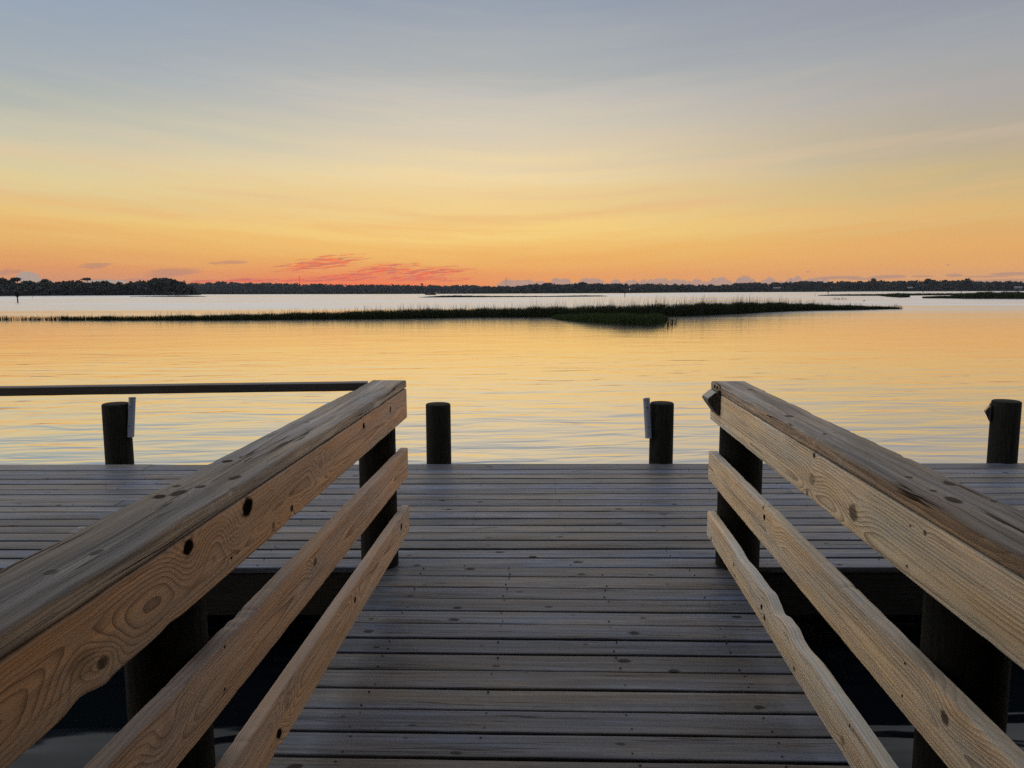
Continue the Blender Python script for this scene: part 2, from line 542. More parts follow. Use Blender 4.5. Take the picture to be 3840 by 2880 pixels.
left_defs = [
    (b1[0], b1[1], [fk(706, 2054, XL, zc1, .020, 1), fk(926, 1903, XL, zc1, .029, 1), fk(868, 2092, XL, zc1, .005, 1),
                    fk(897, 1993, XL, zc1, .022, 0), fk(1204, 1750, XL, zc1, .022, 0), fk(1364, 1597, XL, zc1, .016, 1),
                    fk(1464, 1536, XL, zc1, .020, .8), fk(312, 2503, XL, zc1, .030, .25), fk(388, 2480, XL, zc1, .014, .75),
                    fk(715, 2130, XL, zc1, .020, 0), fk(1094, 1912, XL, zc1, .012, .9), fk(1025, 1970, XL, zc1, .008, .7)],
     None, bumpf([(on_x(300, 2620, XL).y, .035, .011), (on_x(400, 2510, XL).y, .02, -.004), (on_x(1094, 1925, XL).y, .05, .006),
                  (on_x(640, 2330, XL).y, .04, .004)]), dict(kwL, t0=.012, pith=.05)),
    (b2[0], b2[1], [fk(1180, 2110, XL, zc2, .016, .7), fk(842, 2584, XL, zc2, .005, 1), fk(843, 2425, XL, zc2, .004, 1),
                    fk(625, 2752, XL, zc2, .024, .15)],
     bumpf([(on_x(935, 2285, XL).y, .03, -.007), (on_x(960, 2260, XL).y, .010, -.005), (on_x(900, 2330, XL).y, .015, -.004)]), None,
     dict(kwL, t0=-.01, pith=.045, light=lin(212, 176, 144))),
    (b3[0], b3[1], [fk(1505, 1976, XL, zc3, .022, .95), fk(1331, 2251, XL, zc3, .016, .9), fk(1076, 2640, XL, zc3, .022, .2),
                    fk(1046, 2760, XL, zc3, .018, 1)],
     None, bumpf([(on_x(1041, 2790, XL).y, .03, .014)]), dict(kwL, t0=.0, pith=.06, light=lin(214, 182, 150))),
]
b2, b3 = (0.484, 0.650), (0.153, 0.298)
zc2, zc3 = sum(b2) / 2, sum(b3) / 2
right_defs = [
    (b1[0], b1[1], [fk(3199, 1924, XR, zc1, .026, .72), fk(3045, 1800, XR, zc1, .022, .45), fk(3052, 1708, XR, zc1, .010, .9),
                    fk(3468, 1999, XR, zc1, .007, .8), fk(3413, 1973, XR, zc1, .004, .9), fk(3401, 2124, XR, zc1, .004, 1),
                    fk(3025, 1850, XR, zc1, .012, .6)],
     None, bumpf([(on_x(3030, 1860, XR).y, .03, .005)]), dict(kwR, t0=-.03, pith=.05, seed=0) if False else dict(kwR, t0=-.03, pith=.05)),
    (b2[0], b2[1], [fk(2867, 1941, XR, zc2, .014, 1), fk(2861, 1905, XR, zc2, .009, .9), fk(3544, 2694, XR, zc2, .016, .8),
                    fk(3605, 2700, XR, zc2, .028, .1), fk(3394, 2489, XR, zc2, .004, 1), fk(3383, 2610, XR, zc2, .004, 1),
                    fk(2905, 1990, XR, zc2, .022, 0)],
     bumpf([(on_x(3155, 2200, XR).y, .012, -.006), (on_x(2890, 1900, XR).y, .05, .004)]), None, dict(kwR, t0=.0, pith=.045)),
    (b3[0], b3[1], [fk(2855, 2278, XR, zc3, .012, 1), fk(2866, 2320, XR, zc3, .012, 1), fk(2751, 2116, XR, zc3, .010, .9),
                    fk(2756, 2160, XR, zc3, .009, .8), fk(3186, 2722, XR, zc3, .005, 1), fk(2977, 2503, XR, zc3, .011, .8),
                    fk(3159, 2778, XR, zc3, .014, .5), fk(2667, 2022, XR, zc3, .016, .7)],
     bumpf([(on_x(2905, 2235, XR).y, .055, -.022), (on_x(2990, 2380, XR).y, .10, -.018), (on_x(2870, 2190, XR).y, .05, .010),
            (on_x(2955, 2330, XR).y, .03, .006), (on_x(2770, 2080, XR).y, .09, -.012)]), None, dict(kwR, t0=.02, pith=.06, light=lin(242, 222, 190))),
]
kwC = dict(light=lin(172, 152, 130), dark=lin(88, 72, 60), grey=lin(122, 118, 114), grey_amt=0.12, contrast=0.8, ring=0.0075, pith=.03, stain=.55, fibre=1.15, bump=2.0, silver=.6, rough=.62, spec=.3, cells=.33, cracks=.9, top=('W', .010, .0195, .62))
xcl, xcr = (XL - 1.025) / 2, (XR + 1.092) / 2
capL = [ck(596, 1860, xcl, .016, .9), ck(752, 1823, xcl, .013, .8), ck(660, 1820, xcl, .010, .8), ck(851, 1727, xcl, .016, .9),
        ck(904, 1712, xcl, .008, .8), ck(1150, 1583, xcl, .009, .7), ck(190, 2140, xcl, .012, .5)]
capR = [ck(2988, 1625, xcr, .020, .6), ck(2959, 1559, xcr, .020, .75), ck(2814, 1461, xcr, .016, .85), ck(3092, 1626, xcr, .009, .9),
        ck(3787, 2120, xcr, .030, 1), ck(3410, 1790, xcr, .010, .8), ck(3500, 1840, xcr, .008, .8), ck(3730, 1880, xcr, .008, .7)]
TH = .046
pl1, pl2 = post_at(1349, 1489, 1850, -XL + TH, -1), post_at(455, 778, 2350, -XL + TH, -1)
pr1, pr2 = post_at(2692, 2856, 1800, XR + TH, 1), post_at(3450, 3797, 2400, XR + TH, 1)
print("posts", pl1, pl2, pr1, pr2)
railing("walkway_railing", "left hand walkway railing with dark knot holes in its orange tan upper board", XL, -1, left_defs,
        (capL, XL, -1.025, kwC), [pl1[0], pl2[0], 2 * pl2[0] - pl1[0]], [pl1[1], pl2[1], .11], TILT_L)
railing("walkway_railing", "right hand walkway railing with solar light at its end and wavy lower board", XR, 1, right_defs,
        (capR, XR, 1.092, kwC), [pr1[0], pr2[0], 2 * pr2[0] - pr1[0]], [pr1[1], pr2[1], .118], TILT_R)

# ------------------------------------------------------------------ decking
M_deck = wood("weathered_decking", lin(90, 84, 74), lin(38, 36, 33), lin(82, 87, 99), 0.45, ring=0.0062, contrast=.8, pith=.035,
              rough=.46, cells=.40, fibre=1.2, spec=.4, plank_var=.62, bump=1.0, stain=.6, t0=0, cracks=.6)


def decking(edges, x0, x1, shear, seed, gap, nail_x, joints=(), nr=.0040, skip=.3):
    """edges: plank boundaries in the local y of a frame rotated by rot about origin"""
    mb = MB()
    rg = random.Random(seed)
    for i in range(len(edges) - 1):
        a, b = edges[i], edges[i + 1]
        ga = gap * rg.uniform(0.6, 1.5)
        w = b - a - ga
        sh = shear * (a + b) / 2
        cuts = [x0 + sh + rg.uniform(-.006, .006)] + sorted(j + rg.uniform(-.4, .4) for j in joints if rg.random() < .3) + [x1 + sh + rg.uniform(-.006, .006)]
        for k in range(len(cuts) - 1):
            rn = rg.random()
            zz = -0.019 + rg.uniform(-.0025, .0025)
            sl = rg.uniform(-.0008, .0008)
            plank_into(mb, cuts[k] + (.002 if k else 0), cuts[k + 1] - .002, (a + b) / 2, zz, w, 0.038, 0.006, int((cuts[k + 1] - cuts[k]) * 9) + 4, seed * 100 + i * 7 + k, rn,
                       'flat', None, None, 0.0022, yfun=(lambda s, sl=sl: sl * s), twist=0.015)
        for nx in nail_x:
            for t in (-.33, .33):
                if rg.random() < skip: continue
                cx = nx + sh + rg.uniform(-.012, .012); cy = (a + b) / 2 + t * w + rg.uniform(-.008, .008)
                mb.tube((cx, cy, -0.004), (cx, cy, 0.0035), nr, nr, 8, True, 0, 1)
    return mb


DROT = R(2.45)
WROT = R(1.25)


def loc_y(p, rot):
    return -math.sin(rot) * p.x + math.cos(rot) * p.y


ys_dock = [1380 + v * .5787 for v in (620, 670, 699, 728, 762, 795, 827, 862, 905, 940, 985, 1028, 1075, 1122, 1176, 1232, 1292)]
ed = sorted(loc_y(on_z(1990, y, 0.0), DROT) for y in ys_dock)
# even the planks out a little
n = len(ed)
ev = [ed[0] + (ed[-1] - ed[0]) * i / (n - 1) for i in range(n)]
ed = [0.5 * a + 0.5 * b for a, b in zip(ed, ev)]
print("dock edges", [round(e, 3) for e in ed])
dock = empty("dock", (0, 0, 0), DROT)
tag(dock, "long grey plank dock crossing the picture at the end of the walkway", "dock")
DX0, DX1 = -11.0, 11.5
mb = decking(ed, DX0, DX1, 0, 3, .019, [-3.9, -3.3, -2.7, -2.1, -1.5, -.9, -.3, .3, .9, 1.5, 2.1, 2.7, 3.3, 3.9, 4.5], joints=(-7.1, -3.0, 1.9, 6.2), nr=.0032, skip=.72)
mb.build("decking", [M_deck, M_nail], dock)
mb = MB(); mb.box(DX0, DX1, ed[0] + .012, ed[0] + .050, -.29, -.042, ch=.003)
mb.build("rim_joist", M_joist, dock)
mb = MB(); mb.box(DX0, DX1, ed[-1] - .055, ed[-1] - .015, -.29, -.042, ch=.003)
mb.build("rim_joist", M_joist, dock)
mb = MB()
for x in np.arange(DX0 + .3, DX1, .6): mb.box(x - .019, x + .019, ed[0] + .052, ed[-1] - .057, -.28, -.042)
mb.build("joists", M_joist, dock)

ys_walk = [2100 + v * .687 for v in (40, 88, 150, 211, 281, 351, 430, 512, 606, 706, 824, 948, 1088)]
ew = sorted(loc_y(on_z(2030, y, 0.0), WROT) for y in ys_walk)
print("walk edges", [round(e, 3) for e in ew])
pitch = (ew[-1] - ew[0]) / (len(ew) - 1)
while ew[0] > -4.2: ew.insert(0, ew[0] - pitch)
walk = empty("walkway", (0, 0, 0), WROT)
tag(walk, "wet grey plank walkway running between the two wooden railings to the dock", "walkway")
# the last plank butts against the dock, which lies at a slightly different angle
ew[-1] = ew[-2] + pitch * .98
mb = decking(ew, XL - .125, XR + .125, math.tan(WROT), 8, .014, [-.71, -.23, .29, .79])
# planks are set out square to their own frame: shift keeps them between the railings
mb.build("decking", [M_deck, M_nail], walk)
mb = MB()
for x in (-.78, -.23, .29, .80): mb.box(x - .019, x + .019, -4.1, ew[-1] - .05, -.28, -.042)
mb.build("joists", M_joist, walk)

# ------------------------------------------------------------------ pilings on the far edge of the dock
pil = [((450, 1741), 99, 1512, "left piling on the dock edge with white pipe on its right side"),
       ((1646, 1740), 94, 1513, "plain dark piling without pipe or lamp, right of the left railing"),
       ((2478, 1739), 91, 1509, "dark piling with white pipe on its left side, by the right railing end"),
       ((3757, 1737), 101, 1502, "rightmost piling on the dock edge with small solar lamp on its side")]
pinfo = []
for k, ((px, py), wpx, ty, lab) in enumerate(pil):
    b = on_z(px, py, 0.0)
    dist = b.length
    dcam = (MC.transposed() @ (b - C0)).z * -1
    r = wpx / F * dcam / 2
    fw = Vector((b.x, b.y, 0)).normalized()
    c = b + fw * (r * 0.96 - 0.01)
    dc2 = (MC.transposed() @ (c - C0)).z * -1
    top = CAMZ + ray(px, ty).z / ray(px, ty).y * c.y
    o = MB()
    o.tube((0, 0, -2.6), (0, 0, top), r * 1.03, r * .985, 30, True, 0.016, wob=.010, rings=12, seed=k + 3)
    ob = o.build("piling", M_pile, None, True)
    ob.location = (c.x, c.y, 0)
    tag(ob, lab, "piling", "pilings along the far edge of the dock")
    pinfo.append((c, r, top))

# white pipes (rod holders) fixed to two pilings
for k, (pxt, pyt, pxb, pyb, lab, cut) in enumerate([
        (496, 1490, 490, 1638, "white pipe rod holder fixed to right side of the left piling", 0),
        (2424, 1494, 2432, 1642, "white pipe rod holder leaning at left side of the piling by the right railing", 1)]):
    c, r, top = pinfo[0 if k == 0 else 2]
    d = math.hypot(c.x, c.y) - r * 0.75
    p1, p0 = at_dist(pxt, pyt, d), at_dist(pxb, pyb, d)
    base = Vector((p0.x, p0.y, p0.z))
    up = (p1 - p0); L = up.length; up.normalize()
    u = Vector((1, 0, 0)); u = (u - up * u.dot(up)).normalized(); w = up.cross(u)
    ro, ri = .030, .026
    N = 20
    mb = MB()
    vs, fs = [], []
    # outer wall bottom, outer wall below the lip, lip, inner lip, inner bottom
    def cutz(a): return (0.002 * math.cos(a) if not cut else .004 * math.cos(a - .3))
    rings = [(ro, 0, 0), (ro, L - .02, 0), (ro * 1.10, L, 1), (ri * 1.10, L, 1), (ri, L - .02, 0), (ri, 0, 0)]
    for (rr, hh, top_) in rings:
        for j in range(N):
            a = 2 * math.pi * j / N
            vs.append(up * (hh + (cutz(a) if top_ else 0)) + u * rr * math.cos(a) + w * rr * math.sin(a))
    m_ = len(rings)
    for i in range(m_):
        for j in range(N):
            i2 = (i + 1) % m_
            fs.append((i * N + j, i * N + (j + 1) % N, i2 * N + (j + 1) % N, i2 * N + j))
    mb.add(vs, fs)
    root = mb.build("rod_holder", M_pvc, None, True)
    root.location = base
    tag(root, lab, "rod holder", "white pipe rod holders on the pilings")
    # two dark screws that hold the pipe
    for fz in (.3, .78):
        sb = MB()
        pc_ = up * (L * fz) - w * 0 + Vector((0, -ro, 0))
        sb.tube(pc_ + Vector((0, .002, 0)), pc_ + Vector((0, -.004, 0)), .005, .004, 8)
        sb.build("screw", M_nail, root)


# solar lamps
def solar_lamp(loc, rz, w, prot, h, label):
    """back plate stands on local +x side; wedge sticks out to -x; w along y"""
    root = empty("solar_lamp", loc, rz)
    tag(root, label, "solar lamp", "small black solar lamps")
    hw = w / 2
    mb = MB(); mb.box(-.014, -.001, -hw - .006, hw + .006, -h - .006, .012, ch=.002)
    mb.build("back_plate", M_black, root)
    mb = MB()
    pr = [(-.015, 0.0), (-prot, -.36 * h), (-prot + .004, -.46 * h), (-.015, -h)]
    vs = [(x, y, z) for y in (-hw, hw) for x, z in pr]
    mb.add(vs, [(0, 1, 2, 3), (7, 6, 5, 4), (0, 4, 5, 1), (1, 5, 6, 2), (2, 6, 7, 3), (3, 7, 4, 0)])
    mb.build("housing", M_black, root)
    mb = MB()
    a, b = Vector((-.020, 0, -.004)), Vector((-prot + .005, 0, -.36 * h + .005))
    nrm = Vector((-(b.z - a.z), 0, (b.x - a.x))).normalized()
    if nrm.z < 0: nrm = -nrm
    vs = []
    for off in (.0005, .004):
        for q in (a, b):
            for y in (-hw + .008, hw - .008):
                vs.append(q + nrm * off + Vector((0, y, 0)))
    mb.add(vs, [(0, 1, 3, 2), (4, 6, 7, 5), (0, 4, 5, 1), (2, 3, 7, 6), (0, 2, 6, 4), (1, 5, 7, 3)])
    mb.build("solar_panel", M_panel, root)
    mb = MB()
    for y in (-.02, .0, .02):
        mb.tube((-prot + .002, y, -.40 * h), (-prot - .002, y, -.41 * h), .004, .003, 8)
    mb.build("lens", M_panel, root)
    for y in (-.03, .03):
        mb = MB(); mb.box(-.012, -.004, y - .006, y + .006, .013, .030, ch=.002)
        mb.build("hook", M_black, root)
    return root


solar_lamp((XR - .004, 4.13, 1.022), 0, .155, .066, .118, "black solar lamp screwed to the inner end of the right railing")
c, r, top = pinfo[3]
solar_lamp((c.x - r * .93, c.y + .03, top - .06), R(-24), .10, .050, .125, "black solar lamp on the side of the rightmost piling")

# ------------------------------------------------------------------ rail running left along the dock
A = on_z(0, 1447.5, ZCAP1); B = on_z(1300, 1429.5, ZCAP1)
d = (B - A).normalized()
Bq = B + d * .12
Aq = A - d * 1.3
root = empty("dock_side_rail", (Bq.x, Bq.y, 0), math.atan2(-d.y, -d.x))
tag(root, "dark single rail running left from the end of the left railing", "rail")
L = (Bq - Aq).length
M_side = wood("side_rail_wood", lin(92, 84, 78), lin(60, 52, 48), lin(90, 88, 88), .5, ring=.006, contrast=.5, seed=77, cells=.5)
mb = MB()
plank_into(mb, 0, L, .045, ZCAP1 - .023, .085, .046, .004, 40, 5, .4, 'flat', None, None, .002)
mb.build("rail_board", M_side, root)
mb = MB(); mb.tube((L - .25, .045, -2.6), (L - .25, .045, ZCAP1 - .049), .11, .105, 24, True, wob=.012, rings=8, seed=77)
mb.build("post", M_pile, root, True)

# ------------------------------------------------------------------ water
def water_mat():
    m, g, bs = new_mat("river_water")
    out = [n for n in g.n if n.type == 'OUTPUT_MATERIAL'][0]
    g.n.remove(bs)
    geo = g.n.new('ShaderNodeNewGeometry').outputs['Position']
    x, y, z = g.sep(geo)
    # wind ruffles the open channel beyond the marsh; its lee is calm
    lee = g.noise(g.vec(g.mul(x, .012), g.mul(y, .05), 0.0), 1.0, 3.0, .55)
    edge = g.add(y, g.mul(g.sub(lee, .5), 30.0))
    ruff = g.mul(g.smooth(edge, 40.0, 120.0), g.mad(g.smooth(g.noise(g.vec(g.mul(x, .012), g.m('LOGARITHM', g.m('MAXIMUM', y, 1.0), 1.12), 3.0), 1.0, 3.0, .6), .35, .65), 1.0, .4))
    yt = g.sub(y, g.mul(x, .10))
    big = g.noise(g.vec(g.mul(x, .22), g.mul(yt, .50), 1.3), 1.0, 2.0, .5)
    w1 = g.noise(g.vec(g.mul(x, .62), g.mul(yt, 2.0), 0.0), 1.0, 2.0, .5, .5)
    w2 = g.noise(g.vec(g.mul(x, 1.7), g.mul(g.sub(y, g.mul(x, .06)), 6.0), 4.0), 1.0, 2.0, .55, .3)
    patch = g.smooth(g.noise(g.vec(g.mul(x, .10), g.mul(y, .16), 7.0), 1.0, 2.0, .5), .38, .62)
    h = g.add(g.mul(big, g.smooth(y, 40.0, 10.0, .012, .036)), g.add(g.mul(w1, g.smooth(y, 34.0, 8.0, .005, .025)), g.mul(g.mul(w2, g.smooth(y, 40.0, 9.0, .0009, .0024)), g.mad(patch, 1.1, .2))))
    nrm = g.bump(h, 1.0, 1.0)
    lw = g.n.new('ShaderNodeLayerWeight'); lw.inputs['Blend'].default_value = .5
    g.l.new(nrm, lw.inputs['Normal'])
    fac = g.ramp(lw.outputs['Facing'], [(0.0, (.02,) * 3 + (1,)), (.45, (.026, .026, .026, 1)), (.62, (.22,) * 3 + (1,)), (.76, (.80,) * 3 + (1,)), (.9, (.97,) * 3 + (1,)), (1.0, (1,) * 4)])
    gl = g.n.new('ShaderNodeBsdfGlossy')
    g.l.new(nrm, gl.inputs['Normal'])
    g.put(gl.inputs['Roughness'], g.add(g.mad(ruff, .22, .055), g.smooth(y, 18.0, 46.0, 0.0, .065)))
    gl.inputs['Color'].default_value = (1, .98, .95, 1)
    df = g.n.new('ShaderNodeBsdfDiffuse'); df.inputs['Color'].default_value = (.0012, .0030, .0048, 1)
    mx = g.n.new('ShaderNodeMixShader')
    g.l.new(fac, mx.inputs[0]); g.l.new(df.outputs[0], mx.inputs[1]); g.l.new(gl.outputs[0], mx.inputs[2])
    g.l.new(mx.outputs[0], out.inputs['Surface'])
    return m


mb = MB()
S = 2900
mb.add([(-S, -300, WATER), (S, -300, WATER), (S, S, WATER), (-S, S, WATER)], [(0, 1, 2, 3)])
wat = mb.build("water", water_mat())
tag(wat, kind="structure")


# ------------------------------------------------------------------ marsh grass
def blades(base, h, w, lean, seg2=True):
    """base (n,3): grass blades as bent tapering strips (quad + triangle folded into quads)"""
    n = len(base)
    a = RNG.uniform(0, 2 * np.pi, n)
    ca, sa = np.cos(a) * w / 2, np.sin(a) * w / 2
    la = RNG.uniform(0, 2 * np.pi, n)
    lx, ly = np.cos(la) * lean * h, np.sin(la) * lean * h
    V = np.zeros((n, 6, 3))
    V[:, 0] = base + np.stack([-ca, -sa, 0 * h], 1)
    V[:, 1] = base + np.stack([ca, sa, 0 * h], 1)
    mid = base + np.stack([lx * .3, ly * .3, h * .55], 1)
    V[:, 2] = mid + np.stack([ca * .8, sa * .8, 0 * h], 1)
    V[:, 3] = mid + np.stack([-ca * .8, -sa * .8, 0 * h], 1)
    tip = base + np.stack([lx, ly, h], 1)
    V[:, 4] = tip + np.stack([ca * .12, sa * .12, 0 * h], 1)
    V[:, 5] = tip + np.stack([-ca * .12, -sa * .12, 0 * h], 1)
    i = np.arange(n)[:, None] * 6
    Fc = np.concatenate([i + np.array([[0, 1, 2, 3]]), i + np.array([[3, 2, 4, 5]])])
    rnd = np.repeat(RNG.uniform(0, 1, n), 6)
    return V.reshape(-1, 3), Fc, rnd


def marsh(name, label, prof, count, depth, tall_frac, wblade, mat, tallx=1.5, group=None):
    """prof: list of (px, base_y, top_y, density 0..1, depth factor) along the front waterline"""
    P = np.array(prof, float)
    # world points of the front waterline
    pts = np.array([list(on_z(p[0], p[1], WATER)) for p in P])
    hts = np.array([(p[1] - p[2]) / F * math.hypot(q[0], q[1]) for p, q in zip(P, pts)])
    seg = np.hypot(np.diff(pts[:, 0]), np.diff(pts[:, 1]))
    cum = np.concatenate([[0], np.cumsum(seg)]) / seg.sum()
    t = RNG.uniform(0, 1, count)
    bx, by = np.interp(t, cum, pts[:, 0]), np.interp(t, cum, pts[:, 1])
    hh = np.interp(t, cum, hts); den = np.interp(t, cum, P[:, 3]); dp = np.interp(t, cum, P[:, 4])
    cl = np.sin(t * seg.sum() * 2.1) * .3 + np.sin(t * seg.sum() * 5.3 + 1) * .3 + np.sin(t * seg.sum() * .7 + 2) * .4
    keep = RNG.uniform(0, 1, count) < np.clip(den * (1 + .5 * cl * (1 - den) * 2), 0, 1)
    bx, by, hh, dp = bx[keep], by[keep], hh[keep], dp[keep]; m = len(bx)
    v = RNG.uniform(0, 1, m) ** 1.2 * depth * dp
    dirx, diry = bx / np.hypot(bx, by), by / np.hypot(bx, by)
    base = np.stack([bx + dirx * v + RNG.normal(0, .15, m), by + diry * v, np.full(m, WATER - .03)], 1)
    h = hh * RNG.uniform(.62, 1.06, m) * (1 + .10 * np.sin(bx * .9) * np.sin(bx * 2.3 + 1))
    tall = RNG.uniform(0, 1, m) < tall_frac
    h[tall] *= RNG.uniform(1.05, tallx, tall.sum())
    V, Fc, rnd = blades(base, h, np.where(tall, wblade * .8, wblade) * RNG.uniform(.7, 1.3, m), RNG.uniform(.0, .22, m))
    o = tri_mesh(name, V, Fc, mat, rnd=rnd)
    tag(o, label, "grass", group, "stuff")
    return o


marsh("marsh_grass", "long dark strip of marsh grass crossing the calm water", [
    (-500, 1203, 1187, .04, .3), (0, 1202, 1186, .08, .3), (150, 1201.5, 1186, .11, .3), (300, 1202, 1187, .25, .4), (500, 1202, 1186, .40, .5), (800, 1201.5, 1182, .6, .6), (1000, 1200, 1177, .8, .8), (1280, 1198, 1171, .95, 1),
    (1500, 1195, 1162, 1, 1), (1800, 1190, 1158, 1, 1), (2050, 1190, 1151, 1, 1), (2300, 1190, 1147, 1, 1), (2560, 1186, 1141, 1, 1), (2750, 1178, 1138, 1, 1), (2900, 1170, 1137, 1, 1),
    (3050, 1165, 1142, 1, .9), (3200, 1163, 1147, 1, .7), (3340, 1160, 1151, .9, .4), (3365, 1160, 1152, .3, .3)], 115000, 5.0, .07, .026, M_grass, 1.9)
marsh("marsh_grass", "low rounded clump of green marsh grass jutting out in front of the strip", [
    (2085, 1196, 1182, .6, .5), (2150, 1204, 1178, 1, 1), (2250, 1212, 1179, 1, 1), (2350, 1218, 1178, 1, 1), (2425, 1220, 1178, 1, 1), (2468, 1212, 1180, 1, .8), (2482, 1204, 1185, .7, .4)], 34000, 4.2, .03, .022, M_clump, 1.35)
marsh("reeds", "sparse thin reed stalks standing in water at the clump's right end", [
    (2415, 1224, 1196, .5, .6), (2470, 1228, 1198, .9, 1), (2500, 1224, 1190, .8, 1), (2530, 1212, 1186, .4, .6)], 260, 1.5, .12, .022, M_grass, 1.4)
marsh("reeds", "few pale reed stalks beyond the right tip of the long grass strip", [
    (3355, 1160, 1140, .9, 1), (3368, 1160, 1142, .4, .6), (3385, 1160, 1146, .6, .6)], 110, 2.0, .1, .025, M_grass, 1.4)
marsh("reeds", "small tuft of reeds in open water left of the dark float", [
    (3125, 1123, 1115, .8, .6), (3150, 1124, 1117, 1, 1), (3180, 1123, 1116, .5, .6)], 80, 3.0, .2, .05, M_grassfar, 1.9)
marsh("marsh_grass", "green marsh bank reaching the right edge of the picture", [
    (3462, 1119, 1112, .5, .3), (3560, 1120, 1110, .7, .4), (3620, 1121, 1102, 1, .8), (3700, 1121, 1098, 1, 1), (3840, 1121.5, 1099, 1, 1), (4200, 1122, 1099, 1, 1)], 26000, 14, .02, .08, M_grassfar, 1.2)
marsh("marsh_grass", "small rounded green marsh islet left of the green bank", [
    (3300, 1110, 1106, .7, .4), (3340, 1114, 1102, 1, 1), (3380, 1116, 1100.5, 1, 1), (3408, 1115, 1103, 1, .6)], 7000, 10, .01, .09, M_grassfar, 1.1)
marsh("marsh_grass", "thin dark marsh strip behind the green islet with a marker post", [
    (3070, 1109, 1106.5, .9, .5), (3150, 1109.5, 1103.5, 1, 1), (3300, 1109.5, 1102.5, 1, 1), (3450, 1108, 1100.5, 1, 1), (3600, 1107, 1100, 1, 1), (3840, 1106, 1099, 1, 1)], 14000, 14, 0, .12, M_grassfar, 1.1)
marsh("marsh_grass", "flat dark marsh island in mid river behind the boat", [
    (1572, 1115.5, 1114, .9, .4), (1640, 1115.5, 1109.5, 1, 1), (1700, 1115, 1107, 1, 1), (1850, 1114.5, 1109.5, 1, 1), (2050, 1113.5, 1110, 1, 1), (2180, 1112.5, 1107.5, 1, 1), (2255, 1111.5, 1108, 1, .6), (2275, 1111, 1109.5, .9, .4)], 15000, 10, 0, .12, M_grassfar, 1.1)
marsh("marsh_grass", "tiny flat dark marsh island in front of the left wood", [
    (488, 1113, 1111.5, .9, .4), (580, 1113, 1110.5, 1, 1), (680, 1113, 1108.5, 1, 1), (772, 1112.5, 1110.8, .9, .4)], 7000, 12, 0, .16, M_grassfar, 1.1)
marsh("marsh_grass", "low dark fringe of marsh along the far shore", [
    (-600, 1107, 1101, 1, 1), (600, 1105, 1099, 1, 1), (750, 1104, 1096, 1, 1), (1300, 1103, 1096, 1, 1), (1700, 1102, 1095, 1, 1), (2330, 1099.5, 1093, 1, 1), (2600, 1097, 1091, 1, 1), (3000, 1095, 1089, 1, 1), (3400, 1092.5, 1086, 1, 1), (4500, 1087.5, 1081, 1, 1)], 34000, 40, 0, .9, M_grassfar, 1.1)


# ------------------------------------------------------------------ far woods
def leaf_quads(cent, size):
    n = len(cent)
    a = RNG.normal(size=(n, 3)); a /= np.linalg.norm(a, axis=1)[:, None]
    b = RNG.normal(size=(n, 3)); b -= a * (a * b).sum(1)[:, None]; b /= np.linalg.norm(b, axis=1)[:, None]
    sz = (size * RNG.uniform(.6, 1.3, n))[:, None]
    V = np.stack([cent - a * sz - b * sz * .55, cent + a * sz - b * sz * .75, cent + a * sz * .8 + b * sz * .7, cent - a * sz * .9 + b * sz * .5], 1)
    return V.reshape(-1, 3), np.arange(n * 4).reshape(n, 4), np.repeat(RNG.uniform(0, 1, n), 4)


def wood_mass(name, label, prof, dist, count, rad, leafs, size, depth):
    P = np.array(prof, float)
    cents = []
    for i in range(count):
        px = random.uniform(P[0, 0], P[-1, 0])
        ty = np.interp(px, P[:, 0], P[:, 1])
        D = dist + random.uniform(0, depth) ** 1.0
        g = ray(px, 1091); gd = Vector((g.x, g.y, 0)).normalized()
        e = ray(px, ty); top = CAMZ + e.z / math.hypot(e.x, e.y) * D
        top *= random.uniform(.78, 1.03) if random.random() < .75 else random.uniform(.5, .8)
        rr = rad * random.uniform(.55, 1.25)
        rz = min(rr * random.uniform(.6, .95), top * .45)
        c = np.array([gd.x * D, gd.y * D, top - rz])
        k = int(leafs * random.uniform(.7, 1.2))
        d = RNG.normal(size=(k, 3)); d /= np.linalg.norm(d, axis=1)[:, None]
        d *= RNG.uniform(.35, 1, k)[:, None] ** .5
        cents.append(c + d * np.array([rr, rr, rz]))
        # stems and understorey below
        k2 = int(leafs * .7)
        q = np.stack([RNG.normal(c[0], rr * .7, k2), RNG.normal(c[1], rr * .7, k2), RNG.uniform(WATER, max(top - rz, 1.0), k2)], 1)
        cents.append(q)
    V, Fc, rnd = leaf_quads(np.concatenate(cents), size)
    o = tri_mesh(name, V, Fc, M_leaf, rnd=rnd)
    tag(o, label, "wood", None, "stuff")
    return o


